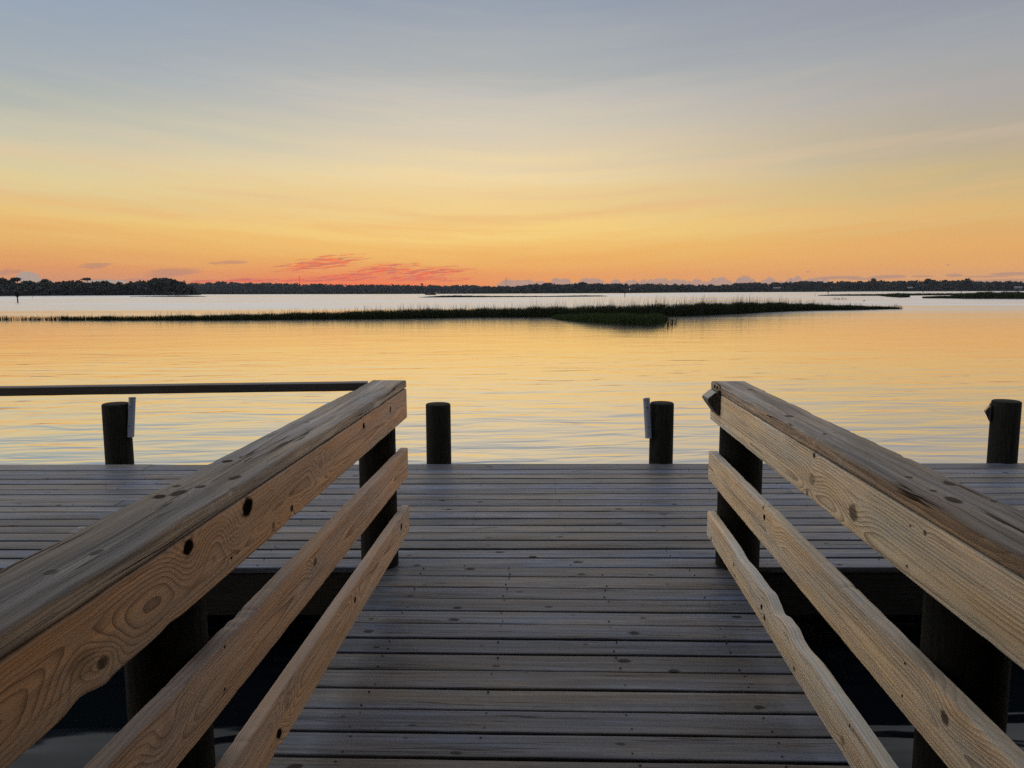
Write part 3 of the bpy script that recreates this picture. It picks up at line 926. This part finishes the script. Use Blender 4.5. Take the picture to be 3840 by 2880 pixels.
wood_mass("forest", "dark wood on the left shore ending in a rounded clump of trees",
          [(-420, 1052), (0, 1050), (40, 1054), (75, 1058), (110, 1055), (150, 1054), (185, 1050), (230, 1055), (290, 1051), (330, 1056), (360, 1058), (400, 1052), (425, 1059), (460, 1062), (490, 1058), (520, 1054), (560, 1050), (590, 1043), (630, 1042), (665, 1047), (690, 1056), (708, 1068), (716, 1085)],
          600, 420, 5.0, 90, .85, 50)
wood_mass("forest", "hazy grey wood along the far middle shore",
          [(640, 1063), (715, 1062), (760, 1058), (830, 1056), (900, 1059), (1000, 1062), (1100, 1062), (1200, 1065), (1280, 1067), (1450, 1067), (1600, 1069), (1750, 1068), (1850, 1074), (1950, 1070), (2100, 1066), (2300, 1064)],
          1500, 620, 8.0, 60, 1.7, 120)
wood_mass("forest", "dark bushy wood along the right shore with uneven treetops",
          [(1780, 1086), (1860, 1076), (1950, 1072), (2000, 1064), (2060, 1060), (2100, 1066), (2200, 1063), (2300, 1062), (2450, 1062), (2560, 1066), (2660, 1067), (2700, 1068), (2790, 1060), (2850, 1058), (2930, 1060), (3010, 1052), (3060, 1056), (3120, 1052), (3200, 1056), (3300, 1052), (3400, 1054), (3490, 1048), (3560, 1053), (3625, 1048), (3680, 1056), (3740, 1053), (3840, 1056), (4300, 1054)],
          1050, 820, 5.5, 70, 1.15, 90)


# skyline trees one can tell apart
def pine(px, ty, dist, cw, ch, label, flat=True, bare=False, name="pine_tree", cat="tree"):
    e = ray(px, ty); hd = math.hypot(e.x, e.y)
    top = CAMZ + e.z / hd * dist
    root = empty(name, (e.x / hd * dist, e.y / hd * dist, WATER))
    tag(root, label, cat, "trees standing above the woods")
    H = top - WATER
    mb = MB()
    mb.tube((0, 0, 0), (cw * .05, 0, H - ch * .45), .42, .2, 8, rings=4, wob=.05, seed=int(px))
    rg = random.Random(int(px))
    for k in range(5):
        a = rg.uniform(0, 6.28)
        mb.tube((cw * .04, 0, H - ch * rg.uniform(.6, 1.2)), (math.cos(a) * cw * .4, math.sin(a) * cw * .4, H - ch * rg.uniform(.2, .55)), .14, .06, 6)
    mb.build("trunk", M_bark, root, True)
    cl = []
    nl = 5 if bare else 9
    for k in range(nl):
        a = rg.uniform(0, 6.28); rr = cw * .5 * math.sqrt(rg.random()) * .8
        z = H - ch * (.25 + .5 * (rr / (cw * .5)) * (1 if flat else rg.random() * 2))
        q = RNG.normal(size=(26 if bare else 60, 3)) * np.array([cw * .16, cw * .16, ch * .16]) + np.array([math.cos(a) * rr, math.sin(a) * rr, z])
        cl.append(q)
    V, Fc, rnd = leaf_quads(np.concatenate(cl), .55 if dist < 800 else .8)
    tri_mesh("crown", V, Fc, M_leaf, root, rnd)


pine(62, 1041, 610, 5.0, 2.6, "flat topped pine rising above the left wood near the picture edge")
pine(8, 1044, 612, 6.0, 3.0, "drooping pine at the extreme left edge of the left wood")
pine(327, 1042, 612, 5.2, 1.8, "umbrella pine standing alone above the middle of the left wood", bare=True)
pine(167, 1048, 608, 3.6, 3.2, "round topped tree in the left wood, right of a notch", flat=False, name="broadleaf_tree")
pine(445, 1057, 608, 2.2, 2.6, "thin bare pine in the dip of the left wood", bare=True)
pine(1582, 1062, 1480, 3.5, 4, "lone thin pine poking out of the middle shore above the boat", bare=True)
pine(2185, 1058, 1048, 7.5, 3.0, "flat pine above the right wood, nearest to its left end")
pine(3275, 1045, 1046, 6.5, 3.2, "spreading pine with forked crown above the right wood", bare=True)
pine(3480, 1045, 1048, 5.0, 4.0, "round dark tree topping the right wood above two pale houses", flat=False, name="broadleaf_tree")
pine(3630, 1046, 1050, 6.5, 5.5, "pointed tall tree above the far right wood", flat=False, name="broadleaf_tree")


# ------------------------------------------------------------------ small far things
def mast(px, ty, dist, label):
    e = ray(px, ty); hd = math.hypot(e.x, e.y); top = CAMZ + e.z / hd * dist
    root = empty("radio_mast", (e.x / hd * dist, e.y / hd * dist, WATER))
    tag(root, label, "mast", "radio masts beyond the woods")
    H = top - WATER
    mb = MB()
    s = .8
    for i in range(3):
        a = 2.094 * i
        mb.tube((s * math.cos(a), s * math.sin(a), 0), (s * .35 * math.cos(a), s * .35 * math.sin(a), H), .10, .08, 6)
    nb = 14
    for k in range(nb):
        z0, z1 = H * k / nb, H * (k + 1) / nb
        for i in range(3):
            a, b = 2.094 * i, 2.094 * (i + 1)
            f0, f1 = s * (1 - .65 * k / nb), s * (1 - .65 * (k + 1) / nb)
            mb.tube((f0 * math.cos(a), f0 * math.sin(a), z0), (f1 * math.cos(b), f1 * math.sin(b), z1), .05, .05, 4)
    mb.build("lattice", M_dark, root)
    mb = MB(); mb.tube((.3, 0, H - 3), (.3, 0, H), .35, .35, 8); mb.tube((-.2, .3, H - 5.5), (-.2, .3, H - 4), .3, .3, 8)
    mb.build("antenna", M_dark, root)


mast(1122, 1036, 1640, "thin radio mast above the middle wood beside the red clouds")
mast(1897, 1041, 1640, "thin radio mast above the middle wood in front of the grey cloud bank")


def marker(px, by, ty, label, r=.09, board=True):
    b = on_z(px, by, WATER)
    D = math.hypot(b.x, b.y)
    H = (by - ty) / F * D
    root = empty("marker_post", b)
    tag(root, label, "marker", "marker posts in the river")
    mb = MB(); mb.tube((0, 0, -1), (0, 0, H), r, r * .9, 10, dome=.02)
    mb.build("pole", M_dark, root, True)
    if board:
        mb = MB(); mb.box(-.28, .28, -r - .05, -r - .01, H - .62, H - .06, ch=.01)
        mb.build("board", M_dark, root)
    return root, H, D


root, H, D = marker(67, 1136, 1108, "marker post at left carrying a big dark bird nest", .13, False)
# the nest: a shallow cup of sticks
mb = MB()
mb.tube((0, 0, H - .62), (0, 0, H - .12), .20, .38, 14, wob=.05, rings=3, seed=4)
mb.tube((0, 0, H - .12), (0, 0, H + .16), .38, .55, 14, wob=.08, rings=2, seed=5)
rg = random.Random(3)
for k in range(70):
    a = rg.uniform(0, 6.28); z = H + rg.uniform(-.35, .22)
    p = Vector((math.cos(a) * .38, math.sin(a) * .38, z)); t = Vector((-math.sin(a) + rg.uniform(-.6, .6), math.cos(a) + rg.uniform(-.6, .6), rg.uniform(-.3, .35))).normalized()
    mb.tube(p - t * rg.uniform(.2, .4), p + t * rg.uniform(.2, .6), .022, .012, 5)
mb.build("nest", M_bark, root)
marker(122, 1119, 1110, "thin stake in the water right of the nest post", .05, False)
marker(2343, 1113.5, 1094, "slim marker post in open water right of the mid river island", .10)
marker(3105, 1107, 1091, "marker post at the left tip of the thin marsh strip", .13)
marker(3056, 1111, 1101, "thin stake left of the thin marsh strip", .06, False)
marker(3461, 1098, 1090, "short leaning stub post behind the green islet", .2, False)
marker(3604, 1098, 1089.5, "short stub post behind the green bank at right", .2, False)

# dark float
b = on_z(3240, 1129, WATER)
mb = MB()
vs, fs = [], []
NU, NV = 14, 8
for i in range(NV + 1):
    for j in range(NU):
        a, t = 2 * math.pi * j / NU, math.pi * i / NV
        vs.append((.17 * math.sin(t) * math.cos(a) * (1.0 + .1 * math.cos(a)), .12 * math.sin(t) * math.sin(a), .10 * math.cos(t) + .05))
for i in range(NV):
    for j in range(NU): fs.append((i * NU + j, i * NU + (j + 1) % NU, (i + 1) * NU + (j + 1) % NU, (i + 1) * NU + j))
mb.add(vs, fs); mb.tube((.0, 0, .14), (.0, 0, .22), .03, .025, 8)
o = mb.build("float", M_dark, None, True); o.location = b
tag(o, "small dark float on the water between the long grass strip and the green bank", "float")

# the boat
b = on_z(1613, 1106, WATER)
D = math.hypot(b.x, b.y)
boat = empty("motor_boat", b, R(-4))
tag(boat, "small dark motor boat with low cabin and white outboard in mid river", "boat")
mb = MB()
Lb = 6.4
st = [(-Lb / 2, .0, .95, .30), (-Lb / 2 + .5, .30, .85, .1), (-Lb / 2 + 1.4, .72, .72, -.12), (0, 1.0, .62, -.2), (Lb / 2 - .6, 1.0, .60, -.2), (Lb / 2, .95, .60, -.15)]
vs, fs = [], []
for x, hw, ztop, zb in st:
    hw = max(hw, .04)
    vs += [(x, -hw, ztop), (x, -hw * .8, .15), (x, 0, zb), (x, hw * .8, .15), (x, hw, ztop), (x, hw * .85, ztop - .06), (x, -hw * .85, ztop - .06)]
for i in range(len(st) - 1):
    for j in range(7): fs.append((i * 7 + j, i * 7 + (j + 1) % 7, (i + 1) * 7 + (j + 1) % 7, (i + 1) * 7 + j))
fs.append(tuple(range(7))); fs.append(tuple((len(st) - 1) * 7 + j for j in range(7))[::-1])
mb.add(vs, fs); mb.build("hull", M_dark, boat)
mb = MB(); mb.box(-1.7, .1, -.7, .7, .5, 1.15, ch=.08); mb.build("cabin", plain("grey_cabin", (.14, .14, .15, 1), .5, .3, 3, .1), boat)
mb = MB(); mb.box(-1.72, -1.705, -.55, .55, .82, 1.05); mb.box(-1.3, -.3, -.715, -.702, .82, 1.05); mb.box(-1.3, -.3, .702, .715, .82, 1.05)
mb.build("window", M_panel, boat)
mb = MB()
for x in (.3, 2.2):
    for y in (-.75, .75): mb.tube((x, y, .5), (x, y, 1.45), .03, .03, 6)
mb.box(.1, 2.4, -.8, .8, 1.45, 1.52, ch=.02); mb.build("canopy", M_dark, boat)
mb = MB(); mb.box(Lb / 2 + .02, Lb / 2 + .6, -.25, .25, .55, 1.15, ch=.1); mb.box(Lb / 2 + .15, Lb / 2 + .4, -.09, .09, -.4, .55, ch=.03)
mb.build("outboard_motor", M_white, boat)


# houses half hidden in the right wood
M_wall = plain("house_wall", (.15, .155, .16, 1), .6, .2, 2, .1)
def house(px, by, ty, dist, wpx, label):
    e = ray(px, by); hd = math.hypot(e.x, e.y)
    z0 = CAMZ + e.z / hd * dist
    w = wpx / F * dist; hgt = (by - ty) / F * dist
    root = empty("house", (e.x / hd * dist, e.y / hd * dist, z0), -math.atan2(e.x, e.y))
    tag(root, label, "house", "pale houses on the right shore")
    d = w * .6
    mb = MB(); mb.box(-w / 2, w / 2, 0, d, 0, hgt * .6); mb.build("wall", M_wall, root)
    mb = MB()
    x0, x1, y0, y1, zr = -w / 2 - .5, w / 2 + .5, -.5, d + .5, hgt
    a = hgt * .6 + .01
    mb.add([(x0, y0, a), (x1, y0, a), (x1, y1, a), (x0, y1, a), (x0, d / 2, zr), (x1, d / 2, zr)],
           [(0, 1, 5, 4), (3, 4, 5, 2), (0, 4, 3), (1, 2, 5), (0, 3, 2, 1)])
    mb.build("roof", plain("pale_roof", (.17, .17, .175, 1), .7, .2, 2, .1), root)
    for fx in (-.28, .22):
        mb = MB(); mb.box(w * fx - .6, w * fx + .6, -.08, -.02, hgt * .2, hgt * .45); mb.build("window", M_panel, root)
    mb = MB(); mb.box(-.5, .5, -.08, -.02, .02, hgt * .42); mb.build("door", M_dark, root)


house(2913, 1085, 1078, 1020, 22, "widest pale house low in the right wood, above the right end of the open water")
house(3413, 1083, 1077, 1018, 14, "small pale house in the right wood above the green islet")
house(3818, 1083, 1076, 1020, 20, "pale house in the right wood at the picture's right edge")

# ------------------------------------------------------------------ unseen bank and oaks, added to shade the near end of the walkway
mb = MB()
nx, ny = 24, 8
def bank_y(x):
    t = min(1, max(0, (abs(x) - 2.4) / 1.8)); return -3.8 + 5.4 * t * t * (3 - 2 * t)


nx, ny = 60, 8
vs = [(-60 + 120 * i / nx, bank_y(-60 + 120 * i / nx) - 60 * (j / ny) ** 1.5 + .3 * math.sin(i * 1.7), -.75 + min(.7, j * .35) + .05 * math.sin(i * 2.1 + j)) for j in range(ny + 1) for i in range(nx + 1)]
mb.add(vs, [(j * (nx + 1) + i + 1, j * (nx + 1) + i, (j + 1) * (nx + 1) + i, (j + 1) * (nx + 1) + i + 1) for j in range(ny) for i in range(nx)])
tag(mb.build("added_bank", plain("added_bank_soil", (.05, .045, .03, 1), .9, .1, 3, .3)), kind="structure")  # out-of-view bank, put in to carry the added oaks


def shade_tree(x, y, cx, cy, cz, rx, ry, rz, n, label):  # unseen tree, put in behind the camera to darken the near boards
    root = empty("added_shade_oak", (x, y, -.3))
    tag(root, label, "tree", "unseen trees added to shade the walkway")
    mb = MB()
    mb.tube((0, 0, -.3), (0, 0, 2.4), .34, .26, 14, wob=.05, rings=5, seed=int(x * 3))
    for k in range(6):
        q = Vector((cx - x + rx * .6 * math.cos(k * 1.05), cy - y + ry * .6 * math.sin(k * 1.05), cz + .3))
        mb.tube((0, 0, 2.2), q * .5 + Vector((0, 0, 1.6)), .17, .10, 8); mb.tube(q * .5 + Vector((0, 0, 1.6)), q, .10, .03, 8)
    mb.build("trunk", M_bark, root, True)
    d = RNG.normal(size=(n, 3)); d /= np.linalg.norm(d, axis=1)[:, None]
    d *= (RNG.uniform(.25, 1, n) ** .5)[:, None]
    d *= (1 + .16 * np.sin(d[:, 0] * 7 + d[:, 1] * 5) * np.sin(d[:, 2] * 6 + d[:, 1] * 4))[:, None]
    c = d * np.array([rx, ry, rz]) + np.array([cx - x, cy - y, cz + .3])
    V, Fc, rnd = leaf_quads(c, .24)
    tri_mesh("crown", V, Fc, M_leaf, root, rnd)


shade_tree(-7.4, -4.4, -6.9, -4.0, 4.0, 3.3, 3.0, 4.2, 6500, "unseen thick oak with low branches, added for shade left of the walkway")
shade_tree(5.9, -1.2, 5.3, -.7, 4.0, 3.4, 2.6, 4.2, 8000, "unseen thick oak with low branches, added for shade right of the walkway")
shade_tree(-3.6, -5.2, -1.6, -1.6, 5.2, 3.6, 3.9, 2.4, 6500, "unseen oak added for shade, leaning over the walkway from the left")
shade_tree(3.8, -5.2, 2.2, -1.6, 5.2, 3.6, 3.9, 2.4, 6500, "unseen oak added for shade, leaning over the walkway from the right")
shade_tree(0.6, -8.5, 0, -8.0, 4.2, 8, 3.4, 4.4, 9000, "unseen broad low oak added for shade behind the walkway")

# ------------------------------------------------------------------ haze
mb = MB(); mb.box(-3000, 3000, -400, 3000, -1.6 + WATER - 2, 60)
hz = mb.build("haze", None)
hz.data.materials.clear()
m = bpy.data.materials.new("haze"); m.use_nodes = True
nt = m.node_tree
nt.nodes.clear()
o_ = nt.nodes.new('ShaderNodeOutputMaterial')
v_ = nt.nodes.new('ShaderNodeVolumePrincipled')
v_.inputs['Color'].default_value = (.75, .82, .95, 1)
v_.inputs['Density'].default_value = 0.00006
v_.inputs['Anisotropy'].default_value = 0.0
nt.links.new(v_.outputs[0], o_.inputs['Volume'])
hz.data.materials.append(m)
tag(hz, kind="stuff")

# ------------------------------------------------------------------ sky
world = bpy.data.worlds.new("World")
sc.world = world
world.use_nodes = True
g = NB(world.node_tree)
bg = [n for n in g.n if n.type == 'BACKGROUND'][0]
dirv = g.n.new('ShaderNodeTexCoord').outputs['Generated']
dx, dy, dz = g.sep(dirv)
DEG = 57.29578
el = g.mul(g.m('ARCSINE', g.m('MAXIMUM', g.m('MINIMUM', dz, 1.0), -1.0)), DEG)
az = g.mul(g.m('ARCTAN2', dx, dy), DEG)
p = g.m('POWER', g.m('MAXIMUM', g.div(el, 90.0), 0.0), 0.5)


def st(*a):
    return [(math.sqrt(max(e, 0) / 90.0), lin(*c)) for e, c in a]


# streaky thin cirrus bends the bands a little
az0 = azel(1950, 1091)[0]
fan = g.m('SQRT', g.add(g.sq(g.sub(az, az0)), 30.0))
es = g.sub(el, g.mul(fan, .085))
cir = g.noise(g.vec(g.mul(az, .035), g.mul(es, .30), 2.0), 1.0, 4.0, .55)
cir2 = g.noise(g.vec(g.mul(az, .075), g.mul(es, 1.25), 5.0), 1.0, 5.0, .62)
cir3 = g.noise(g.vec(g.mul(az, .05), g.mul(es, .75), 11.0), 1.0, 4.0, .6)
elw = g.add(el, g.mul(g.sub(cir, .5), g.m('MINIMUM', g.mul(el, .50), 2.4)))
elw = g.add(elw, g.mul(g.sub(cir2, .5), g.m('MINIMUM', g.mul(el, .70), 2.6)))
p = g.m('POWER', g.m('MAXIMUM', g.div(elw, 90.0), 0.0), 0.5)
left = g.ramp(p, st((0, (212, 142, 104)), (.8, (216, 146, 102)), (1.6, (225, 152, 94)), (2.7, (229, 172, 100)), (3.8, (231, 181, 108)), (4.8, (233, 195, 121)), (5.9, (226, 193, 134)), (7.0, (224, 203, 150)), (8.5, (213, 201, 165)), (10, (197, 194, 172)), (12, (176, 181, 174)), (14, (164, 173, 178)), (17.5, (148, 162, 180)), (26, (142, 146, 152)), (34, (150, 152, 156)), (45, (176, 184, 200)), (62, (208, 212, 222)), (90, (212, 215, 222))))
mid = g.ramp(p, st((0, (238, 150, 88)), (1.2, (241, 162, 86)), (2.2, (241, 181, 98)), (3.2, (244, 194, 110)), (4.5, (247, 209, 128)), (5.75, (241, 207, 138)), (7, (238, 207, 149)), (8.3, (239, 214, 164)), (10.1, (223, 207, 175)), (11.9, (212, 201, 180)), (13.7, (195, 191, 183)), (15.4, (176, 178, 177)), (17.7, (164, 170, 176)), (20, (148, 158, 173)), (26, (142, 146, 152)), (34, (150, 152, 156)), (45, (176, 184, 200)), (62, (208, 212, 222)), (90, (212, 215, 222))))
right = g.ramp(p, st((0, (222, 156, 104)), (.8, (225, 162, 104)), (1.6, (229, 166, 99)), (2.7, (229, 171, 100)), (3.8, (222, 174, 108)), (4.8, (222, 181, 117)), (5.9, (209, 181, 127)), (7.0, (201, 179, 131)), (8.5, (189, 173, 145)), (10, (179, 169, 152)), (12, (172, 167, 163)), (14, (164, 165, 166)), (16, (156, 160, 167)), (17.5, (146, 151, 164)), (26, (142, 146, 152)), (34, (150, 152, 156)), (45, (176, 184, 200)), (62, (208, 212, 222)), (90, (212, 215, 222))))
aL, aM, aR_ = azel(-100, 1091)[0], azel(1800, 1091)[0], azel(3900, 1091)[0]
c = g.mix(g.smooth(az, aL, aM), left, mid)
c = g.mix(g.smooth(az, aM, aR_), c, right)
veil = g.mul(g.smooth(cir3, .46, .70), g.mul(g.smooth(el, .5, 3.0), g.smooth(el, 14.0, 6.0)))
c = g.mix(g.mul(veil, .45), c, g.mix(g.smooth(el, 3.0, 11.0), lin(236, 172, 102), lin(222, 196, 172)))
aG, eG = azel(1330, 1091)[0], .2
gl_ = g.m('EXPONENT', g.mul(g.add(g.sq(g.mul(g.sub(az, aG), 1 / 8.5)), g.sq(g.mul(g.sub(el, eG), 1 / 1.15))), -1.0))
c = g.mix(g.mul(gl_, .9), c, lin(252, 112, 58))
# the sky behind the viewer is still in twilight
back = g.ramp(p, st((0, (58, 60, 72)), (10, (74, 78, 96)), (30, (108, 116, 138)), (55, (186, 192, 206)), (90, (212, 215, 222))))
gz = R(azel(1250, 1091)[0])
toward = g.add(g.mul(dx, math.sin(gz)), g.mul(dy, math.cos(gz)))
c = g.mix(g.smooth(toward, -.30, -.85), c, back)
# extra sky brightness added overhead and to both sides to light the rails
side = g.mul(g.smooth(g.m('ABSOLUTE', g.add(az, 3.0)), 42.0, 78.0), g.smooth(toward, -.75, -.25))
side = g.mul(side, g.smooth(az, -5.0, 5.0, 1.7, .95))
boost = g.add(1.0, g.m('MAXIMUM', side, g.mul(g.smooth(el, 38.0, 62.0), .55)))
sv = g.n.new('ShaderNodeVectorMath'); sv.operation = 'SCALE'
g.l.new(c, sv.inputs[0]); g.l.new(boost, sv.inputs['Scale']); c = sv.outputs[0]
# cloud bank on the far horizon
wa = g.noise(None, 1.0, 4.0, .55, 0, '1D', g.mul(az, .55))
wb = g.n.new('ShaderNodeTexVoronoi'); wb.voronoi_dimensions = '1D'; g.put(wb.inputs['W'], g.mul(az, 1.15)); wb.inputs['Scale'].default_value = 1
a0, a1 = azel(1850, 1091)[0], azel(3100, 1091)[0]
rng_ = g.mul(g.smooth(az, a0 - .8, a0 + 1.0), g.smooth(az, a1 + 1.5, a1 - .5))
wc_ = g.n.new('ShaderNodeTexVoronoi'); wc_.voronoi_dimensions = '1D'; g.put(wc_.inputs['W'], g.mul(az, 2.9)); wc_.inputs['Scale'].default_value = 1
lump = lambda v: g.m('SQRT', g.m('MAXIMUM', g.sub(.30, g.sq(v.outputs['Distance'])), 0.0))
prof = g.add(g.mul(g.sub(wa, .45), .9), g.add(g.mul(lump(wb), .42), g.mul(lump(wc_), .16)))
prof = g.add(g.mul(rng_, g.add(prof, .54)), -.02)
bank = g.mul(g.smooth(g.sub(prof, el), -.03, .06), rng_)
shade = g.noise(g.vec(g.mul(az, .7), g.mul(el, 3.0), 8.0), 1.0, 3.0, .5)
c = g.mix(g.mul(bank, .9), c, g.mix(shade, lin(158, 134, 126), lin(196, 158, 138)))


def ell(lst, noise, hard=.6, amp=1.5):
    f = None
    for (px, py, rx, ry, tl) in lst:
        A_, E_ = azel(px, py)
        rx, ry = rx * .0201, ry * .0201
        da, de = g.sub(az, A_), g.sub(el, E_)
        ct, st_ = math.cos(R(tl)), math.sin(R(tl))
        u = g.add(g.mul(da, ct / rx), g.mul(de, st_ / rx))
        v = g.add(g.mul(da, -st_ / ry), g.mul(de, ct / ry))
        q = g.sub(1.0, g.add(g.sq(u), g.sq(v)))
        f = q if f is None else g.m('MAXIMUM', f, q)
    f = g.m('MAXIMUM', f, -2.0)
    return g.smooth(g.add(f, g.mul(g.sub(noise, .5), amp * 2)), 0.0, hard)


nz = g.noise(g.vec(g.mad(az, .75, g.mul(el, -1.1)), g.mad(el, 7.5, g.mul(az, -.5)), 3.0), 1.0, 6.0, .75)
nz2 = g.noise(g.vec(g.mul(az, .9), g.mad(el, 6.5, g.mul(az, -.3)), 9.0), 1.0, 3.0, .6)
red = ell([(1200, 990, 170, 24, 7), (1245, 972, 90, 18, 6), (1450, 1008, 130, 24, 4), (1610, 1020, 170, 20, 3), (1240, 1046, 260, 10, 2), (1550, 1046, 230, 10, -1), (900, 1052, 190, 8, 1), (1340, 1030, 120, 10, 3)], nz, 1.3, 3.9)
c = g.mix(g.mul(red, .84), c, g.mix(g.smooth(nz2, .36, .62), lin(190, 100, 98), lin(246, 90, 62)))
mauve = ell([(640, 1022, 110, 18, 4), (360, 996, 55, 11, 5), (870, 984, 60, 8, 3), (15, 1022, 25, 10, 20), (57, 1019, 24, 6, 10), (360, 1052, 60, 6, 2), (500, 1050, 60, 7, 6), (810, 987, 30, 5, 0)], nz, .8, 1.5)
c = g.mix(g.mul(mauve, .52), c, lin(172, 128, 118))
greyc = ell([(105, 1042, 34, 22, 0), (135, 1058, 50, 12, 0), (400, 1056, 70, 7, 0)], nz, .3, .35)
c = g.mix(g.mul(greyc, .85), c, lin(172, 158, 146))
flat = ell([(3140, 1041, 85, 6, 1), (3330, 1038, 65, 6, 1), (3578, 1033, 28, 6, 0), (3800, 1027, 70, 6, 1), (3460, 1036, 40, 3, 0), (3240, 1046, 60, 4, 0), (3029, 1019, 8, 2.5, 0), (3554, 993, 6, 2.5, 0), (3700, 1037, 70, 3, 0), (3780, 1052, 120, 5, 0)], nz, .4, .5)
c = g.mix(g.mul(flat, .8), c, lin(184, 142, 120))
# below the horizon the dome stays dim
c = g.mix(g.smooth(el, -.2, -2.0), c, (.05, .05, .05, 1))
# a low sun's own atmosphere on top of it
sky = g.n.new('ShaderNodeTexSky'); sky.sky_type = 'NISHITA'; sky.sun_disc = False
sky.sun_elevation = R(-1.5); sky.sun_rotation = gz; sky.air_density = 1.2; sky.dust_density = 2.0
c = g.mix(.03, c, sky.outputs[0], 'ADD')
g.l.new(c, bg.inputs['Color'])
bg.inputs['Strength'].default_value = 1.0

# the sun has not yet risen: it stands below the horizon, in the same direction as the glow
sl = bpy.data.lights.new("sun", 'SUN'); sl.energy = 0.3; sl.angle = R(0.5); sl.color = (1.0, .55, .28)
so = bpy.data.objects.new("sun", sl); COL.objects.link(so)
sd = Vector((math.sin(gz) * math.cos(R(1.5)), math.cos(gz) * math.cos(R(1.5)), -math.sin(R(1.5))))
so.rotation_euler = sd.to_track_quat('Z', 'Y').to_euler()
so.location = (0, 0, 30)

# ------------------------------------------------------------------ render settings
sc.view_settings.view_transform = 'Standard'
sc.view_settings.look = 'None'
sc.view_settings.exposure = 0.0
sc.view_settings.gamma = 1.0
sc.render.engine = 'CYCLES'
sc.cycles.max_bounces = 6
sc.cycles.volume_bounces = 0
sc.cycles.glossy_bounces = 4
sc.cycles.caustics_reflective = False
sc.cycles.use_denoising = False
